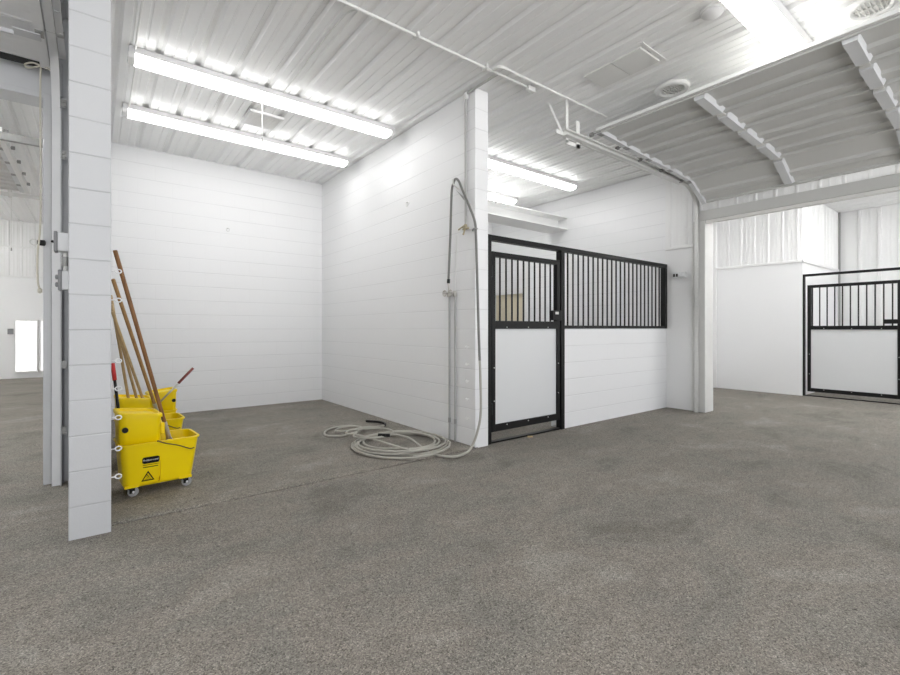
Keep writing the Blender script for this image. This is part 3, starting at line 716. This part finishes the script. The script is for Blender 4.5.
t = thing('gate_frame', 'black steel doorway frame of the stall fixed to the block partition', 'gate frame', (3.9, YF, 0))
obj('post', MB().box(XC+.004, 3.282, YF-.04, YF+.04, 0, 2.19), 'black', t, bevel=.003)
obj('post', MB().box(4.416, 4.48, YF-.04, YF+.04, 0, 2.135), 'black', t, bevel=.003)
obj('header', MB().box(3.282, XS-.004, YF-.035, YF+.035, 2.135, 2.19), 'black', t, bevel=.003)
obj('threshold', MB().box(3.282, 4.416, YF-.03, YF+.03, .001, .018), 'black', t, bevel=.002)
obj('strike', MB().box(4.32, 4.41, YF+.034, YF+.039, .045, .115), 'galv', t)
t = thing('stall_gate', 'narrow black barred stall gate with a white panel, hung beside the partition', 'gate', (3.93, YF, .1))
gate(t, FX, 3.297, 4.404, .12, 1.205, 1.29, 2.02, 10, .195, st=.052)
lt = obj('latch', MB().box(4.235, 4.395, YF-.062, YF-.032, 1.305, 1.42), 'black', t, bevel=.004)
obj('latch_slot', MB().box(4.28, 4.335, YF-.066, YF-.060, 1.375, 1.405), 'galv', lt)
obj('hinge', MB().tube([(3.289, YF-.03, .30), (3.289, YF-.03, .42)], .013).tube([(3.289, YF-.03, 1.75), (3.289, YF-.03, 1.87)], .013), 'black', t)
t = thing('stall_grille', 'long black barred grille standing on the low block wall of the stall', 'grille', (5.76, YF, 1.205))
obj('rail', MB().box(4.483, XS-.075, YF-.03, YF+.03, 1.207, 1.245), 'black', t, bevel=.003)
obj('post', MB().box(XS-.075, XS-.004, YF-.035, YF+.035, 1.207, 2.132), 'black', t, bevel=.003)
for k in range(22):
    a = 4.48+.1040*(k+1)
    obj('bar', MB().tube([(a, YF, 1.243), (a, YF, 2.137)], .0105, 8), 'black', t)
tag(obj('wood_chip', MB().hexa([(3.80,3.50,.001),(3.86,3.48,.001),(3.875,3.50,.001),(3.81,3.53,.001)], [(3.805,3.503,.014),(3.858,3.485,.010),(3.868,3.50,.012),(3.812,3.523,.016)]), 'chip'),
    'small tan wood chip on the floor at the foot of the stall gate', 'wood chip')
# outlet on the panel wall
t = thing('outlet_box', 'small white outlet box with two dark holes on the wall past the grille', 'outlet', (XS, 3.36, 1.95))
obj('body', MB().box(XS-.06, XS, 3.335, 3.435, 1.955, 2.05), 'boxwhite', t, bevel=.006)
obj('sensor', MB().lathe([(.042, 0), (.045, -.01), (.045, -.09), (.038, -.10)], (XS-.046, 3.335, 2.002), 'y', 18), 'boxwhite', t)
for y in (3.408, 3.366): obj('hole', MB().box(XS-.066, XS-.059, y-.013, y+.013, 1.982, 2.026), 'dark', t)
# gate of the stall beyond
FG = lambda v: (XQ+.07+v[1], YQ-v[0], v[2])
t = thing('gate_frame', 'black steel doorway frame of the stall beyond the big door', 'gate frame', (XQ+.07, 2.0, 0))
def bq(a0, a1, n0, n1, z0, z1): return MB().box(a0, a1, n0, n1, z0, z1).map(FG)
obj('post', bq(.0, .028, -.03, .03, 0, 2.18), 'black', t, bevel=.003)
obj('post', bq(1.30, 1.36, -.03, .03, 0, 2.14), 'black', t, bevel=.003)
obj('header', bq(.028, 2.45, -.03, .03, 2.14, 2.18), 'black', t, bevel=.003)
obj('threshold', bq(.028, 1.30, -.025, .025, .001, .018), 'black', t)
t = thing('stall_gate', 'black barred gate with a white panel at the right edge, beyond the big door', 'gate', (XQ+.07, 2.0, .08))
gate(t, FG, .068, 1.285, .085, 1.19, 1.255, 1.98, 11, .15, st=.05, first=.135)
obj('badge', bq(.55, .66, -.036, -.030, 1.16, 1.18), 'galv', t)
lt = obj('latch', bq(1.08, 1.29, -.065, -.03, 1.285, 1.355), 'black', t, bevel=.004)
t = thing('stall_grille', 'black barred grille beyond the right edge of the far stall gate', 'grille', (XQ+.07, .8, 1.2))
obj('rail', bq(1.36, 2.45, -.03, .03, 1.2, 1.24), 'black', t)
for k in range(10): obj('bar', MB().tube([(1.46+k*.1, 0, 1.24), (1.46+k*.1, 0, 2.14)], .01, 8).map(FG), 'black', t)
struct('wall_far_stall', MB().box(XQ, XQ+.2, .2, YQ-1.36, -.02, 1.2), 'block', smooth=0)

# ------------------------------------------------------------------ mop buckets
def rrect(hx, hy, r, z, cx=0, cy=0, n=5, notch=None, flare=0.0):
    pts = []
    for (sx, sy, a0) in ((1, -1, -PI/2), (1, 1, 0), (-1, 1, PI/2), (-1, -1, PI)):
        for k in range(n+1):
            a = a0 + PI/2*k/n
            x = sx*(hx-r)+r*math.cos(a); y = sy*(hy-r)+r*math.sin(a)
            if flare and x > 0: x += flare*(x/hx)**2*(1-(y/hy)**2*.6)
            pts.append(Vector((cx+x, cy+y, z)))
    if notch is not None:                                       # (x, half-width, depth) on the -y side
        nx, nw, nd = notch
        for xx, dd in ((nx-nw, 0), (nx-nw*.8, nd), (nx+nw*.8, nd), (nx+nw, 0)):
            pts.append(Vector((cx+xx, cy-hy+dd, z)))
    return pts
def text_mesh(body, size, mat, name, parent, fn, depth=.0006):
    cu = bpy.data.curves.new(name, 'FONT'); cu.body = body; cu.size = size; cu.align_x = 'CENTER'; cu.align_y = 'CENTER'; cu.extrude = depth
    to = bpy.data.objects.new('tmp_text', cu); COL.objects.link(to)
    dg = bpy.context.evaluated_depsgraph_get(); me = bpy.data.meshes.new_from_object(to.evaluated_get(dg))
    mb = MB(); mb.add([v.co.copy() for v in me.vertices], [tuple(p.vertices) for p in me.polygons])
    bpy.data.objects.remove(to); bpy.data.curves.remove(cu); bpy.data.meshes.remove(me)
    return obj(name, mb.map(fn), mat, parent)

def make_bucket(label, group):
    t = thing('mop_bucket', label, 'mop bucket', (0, 0, 0), group)
    zb, zt = .085, .405
    NX = -.005
    def sec(z, ins=0.0, nd=0.0):
        f = (z-zb)/(zt-zb)
        hx = .234+.022*f-ins; hy = .142+.040*f-ins
        return rrect(hx, hy, .05-ins*.5, z, notch=(NX, .010, nd), flare=.03*f)
    rings = [sec(zb, 0, .034), sec(.10, 0, .034), sec(.18, 0, .032), sec(.235, 0, .028), sec(.245, 0, 0), sec(.33), sec(zt-.012)]
    # rolled rim, then the inner wall down to the floor of the bucket
    rings += [[p + Vector((p.x*.035, p.y*.05, 0)) for p in sec(zt-.012)], [p + Vector((p.x*.035, p.y*.05, .012)) for p in sec(zt-.012)], sec(zt, .008), sec(.25, .008), sec(.12, .010)]
    body = MB().loft(rings)
    body.loft([rrect(.215, .142, .05, .060), rrect(.215, .142, .05, .088)] if False else [rrect(.205, .12, .04, .066), rrect(.225, .135, .05, .086)])
    for sx in (-1, 1):                                            # caster pads
        for sy in (-1, 1): body.box(sx*.182-.045, sx*.182+.045, sy*.115-.03, sy*.115+.03, .070, .09)
    b = obj('body', body, 'yellow', t)
    # label and caution sign on the -y side, laid on the slope of the wall
    tilt = .040/(zt-zb)
    def onface(cx, cz):
        def f(v):
            z = cz + v[1]; return Vector((cx + v[0], -(.142+tilt*(z-zb)) - .0012 - v[2], z))
        return f
    lg = onface(-.062, .268)
    poly = [(-.056, -.016), (-.044, -.026), (.050, -.026), (.058, -.014), (.058, .016), (.046, .024), (-.048, .024), (-.056, .014)]
    lab = obj('label', MB().prism([(x, y) for x, y in poly], 'z', 0, .0008).map(lg), 'black', b, smooth=0)
    text_mesh('Rubbermaid', .0205, 'boxwhite', 'lettering', b, lambda v: lg((v[0], v[1], v[2]+.0014)))
    bars = MB()
    for yy, hw, hh in ((-.037, .052, .003), (-.054, .050, .006)): bars.box(-hw, hw, yy-hh*.5, yy+hh*.5, 0, .0008)
    obj('label_line', bars.map(lg), 'black', b, smooth=0)
    sg = onface(-.078, .142)
    tri = MB()
    o = [(-.044, -.036), (.044, -.036), (0, .042)]; i_ = [(-.031, -.028), (.031, -.028), (0, .026)]
    tri.add([(x, y, 0) for x, y in o+i_], [(0,1,4,3), (1,2,5,4), (2,0,3,5)])
    for (x0, y0, x1, y1, w) in ((-.004, .006, .004, -.008, .004), (.004, -.008, .016, -.012, .003), (.004, -.008, -.010, -.016, .003), (-.004, .004, -.014, .0, .0025), (-.002, .004, .010, .004, .0025)):
        dx, dy = x1-x0, y1-y0; L = math.hypot(dx, dy); px, py = -dy/L*w*.5, dx/L*w*.5
        tri.add([(x0+px, y0+py, 0), (x0-px, y0-py, 0), (x1-px, y1-py, 0), (x1+px, y1+py, 0)], [(0,1,2,3)])
    tri.add([(-.007+.004*math.cos(k*PI/4), .012+.004*math.sin(k*PI/4), 0) for k in range(8)], [tuple(range(8))])
    tri.box(-.020, .020, -.0245, -.0215, 0, .0005)
    obj('caution_sign', tri.map(sg), 'black', b, smooth=0)
    # wringer: open hopper sitting over the -x half
    def ws(z, dx, dy, zslope=0.0, cx=-.122):
        return [Vector((p.x, p.y, p.z - zslope*(p.x+.26))) for p in rrect(dx, dy, .045, z, cx)]
    wr_ = MB().loft([ws(.375, 0.130, .125), ws(.41, 0.135, .140), ws(.60, 0.138, .158, .12), ws(.618, 0.138, .158, .12), ws(.618, 0.146, .167, .12), ws(.640, 0.146, .167, .12), ws(.646, 0.140, .160, .12), ws(.646, 0.122, .142, .12), ws(.625, 0.116, .136, .12)])
    w = obj('wringer', wr_, 'yellow', t)
    obj('pivot', MB().tube([(-.225, -.168, .515), (-.225, -.12, .515)], .020, 14).tube([(-.225, .12, .515), (-.225, .168, .515)], .020, 14), 'black', w)
    obj('spout_bracket', MB().box(.015, .045, -.10, .10, .44, .53), 'yellow', w, bevel=.006)
    # bail hanging across the -y side
    by = .205
    bail = catmull([(-.02, -.188, .405), (-.018, -.198, .41), (.03, -.206, .386), (.12, -.208, .355), (.20, -.198, .315), (.235, -.175, .312)], 6)
    obj('bail', MB().tube(bail, .0042, 8), 'wire', t)
    for sx in (-1, 1):
        for sy in (-1, 1):
            x, y = sx*.182, sy*.118
            c = MB().lathe([(.026, 0), (.030, -.008), (.020, -.016)], (x, y, .074), n=14)
            c.box(x-.014, x+.022, y-.020, y-.015, .028, .064).box(x-.014, x+.022, y+.015, y+.020, .028, .064).box(x-.018, x+.018, y-.020, y+.020, .058, .064)
            cs = obj('caster', c, 'black', t)
            wh = MB().lathe([(.030, -.012), (.036, -.009), (.037, 0), (.036, .009), (.030, .012)], (x+.012, y, .037), 'y', 20)
            obj('wheel', wh, 'greyrub', cs)
            obj('hub', MB().lathe([(.008, -.022), (.012, -.014), (.012, .014), (.008, .022)], (x+.012, y, .037), 'y', 12), 'boxwhite', cs)
    return t
gb = 'yellow mop buckets in the wash bay'
B1 = make_bucket('front yellow mop bucket on casters with black label and caution triangle', gb)
B1.scale = (.93, .93, .94); B1.location = (.368, 4.10, .012); B1.rotation_euler = (0, 0, .08)
B2 = dup(B1, 'middle yellow mop bucket, close behind the front one', gb, (.392, 4.98, .012), .05)
B3 = dup(B1, 'rearmost yellow mop bucket, with the grey lever rising to the right', gb, (.45, 5.68, .012), .06+PI); B3.scale = (.88, .88, .87)
def lever(parent, p0, p1, grip, mat_shaft, mat_grip):
    """wringer lever: world points, parented to the bucket"""
    bpy.context.view_layer.update()
    inv = (Matrix.Translation(parent.location) @ Matrix.Rotation(parent.rotation_euler.z, 4, 'Z') @ Matrix.Diagonal((*parent.scale, 1))).inverted()
    p0, p1 = Vector(p0), Vector(p1); m = p0.lerp(p1, 1-grip)
    for name, a, b, r, mt in (('lever', p0, m, .011, mat_shaft), ('lever_grip', m, p1, .015, mat_grip)):
        mb = MB().tube([inv @ a, inv @ a.lerp(b, .5), inv @ b], r, 10)
        me = bpy.data.meshes.new(name); me.from_pydata(mb.v, [], mb.f)
        for p in me.polygons: p.use_smooth = True
        me.materials.append(M[mt]); o = bpy.data.objects.new(name, me); COL.objects.link(o); o.parent = parent
lever(B1, (.150, 4.20, .53), (.110, 4.30, .945), .30, 'black', 'red')
lever(B3, (.53, 5.55, .45), (.83, 5.52, .79), .45, 'steel', 'redbrown')

# ------------------------------------------------------------------ mops
def mop(top, bot, mat, label, r=.0135, clamp=True):
    top, bot = Vector(top), Vector(bot); d = (bot-top).normalized()
    t = thing('mop', label, 'mop', bot, 'mops standing in the buckets')
    e = bot - d*.14
    obj('handle', MB().tube([top, top+d*.006, top.lerp(e, .5), e], [r*.8, r, r, r], 12), mat, t)
    c = MB().tube([e-d*.03, bot-d*.03], r*1.15, 12)
    side = d.cross(Vector((0,0,1))).normalized()
    for s in (-1, 1): c.tube([bot-d*.07+side*.010*s, bot-d*.03+side*.030*s, bot+d*.02+side*.040*s], .005, 6)
    c.tube([bot+side*.045, bot-side*.045], .007, 6)
    obj('clamp', c, 'steel', t)
    h = MB()
    rr = random.Random(int(bot.y*1000))
    for k in range(26):
        s = rr.uniform(-1, 1)*.045; q = bot + side*s
        f = q + Vector((rr.uniform(-.05, .05), rr.uniform(-.05, .05), -min(.19, bot.z-.13)))
        h.tube([q, q.lerp(f, .5)+Vector((rr.uniform(-.02,.02), rr.uniform(-.02,.02), 0)), f], .008, 6)
    o = obj('mop_head', h, 'cotton', t); o['kind'] = 'stuff'
mop((.112, 3.872, 1.742), (.458, 4.07, .345), 'woodbrown', 'mop with the tallest dark brown handle, standing in the front bucket')
mop((.113, 4.33, 1.584), (.465, 4.90, .40), 'woodmid', 'mop with a mid brown handle leaning just left of the tallest one')
mop((.110, 4.80, 1.49), (.262, 4.98, .43), 'woodpale', 'mop with a pale wooden handle, leftmost behind the pillar', r=.0115)
mop((.112, 4.74, 1.41), (.335, 5.0, .43), 'woodpale', 'mop with a pale wooden handle, middle of the three pale ones', r=.0115)
mop((.116, 4.66, 1.35), (.385, 4.97, .44), 'woodpale', 'mop with a pale wooden handle, rightmost of the three pale ones', r=.0115)

# ------------------------------------------------------------------ world, camera
w = bpy.data.worlds.new('sky_with_fill_below'); S.world = w; w.use_nodes = True
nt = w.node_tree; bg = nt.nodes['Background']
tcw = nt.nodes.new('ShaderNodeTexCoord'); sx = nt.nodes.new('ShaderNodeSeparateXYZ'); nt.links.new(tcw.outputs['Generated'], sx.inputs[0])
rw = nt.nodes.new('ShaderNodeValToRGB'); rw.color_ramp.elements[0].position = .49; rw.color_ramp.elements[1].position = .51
rw.color_ramp.elements[0].color = (.985, .99, 1, 1); rw.color_ramp.elements[1].color = (.34, .355, .38, 1)   # lower half brightened as added fill for the ceiling, dimmer sky above
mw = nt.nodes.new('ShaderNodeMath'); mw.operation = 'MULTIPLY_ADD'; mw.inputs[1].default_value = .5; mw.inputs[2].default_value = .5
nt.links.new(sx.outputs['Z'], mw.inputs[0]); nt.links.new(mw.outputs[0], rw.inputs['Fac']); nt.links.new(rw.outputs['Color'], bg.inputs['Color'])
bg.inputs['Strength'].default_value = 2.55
cam = bpy.data.cameras.new('camera'); co = bpy.data.objects.new('camera', cam); COL.objects.link(co)
cam.sensor_width = 36; cam.lens = 36*460.16/900; cam.shift_y = -(337.5-328.37)/900
cam.clip_start = .05; cam.clip_end = 200
co.location = (0, 0, 1.2098); co.rotation_euler = (PI/2, 0, -.6582)
S.camera = co
vs = S.view_settings
vs.view_transform = 'Standard'; vs.look = 'None'; vs.exposure = 0.80; vs.gamma = 1.0; vs.use_curve_mapping = False
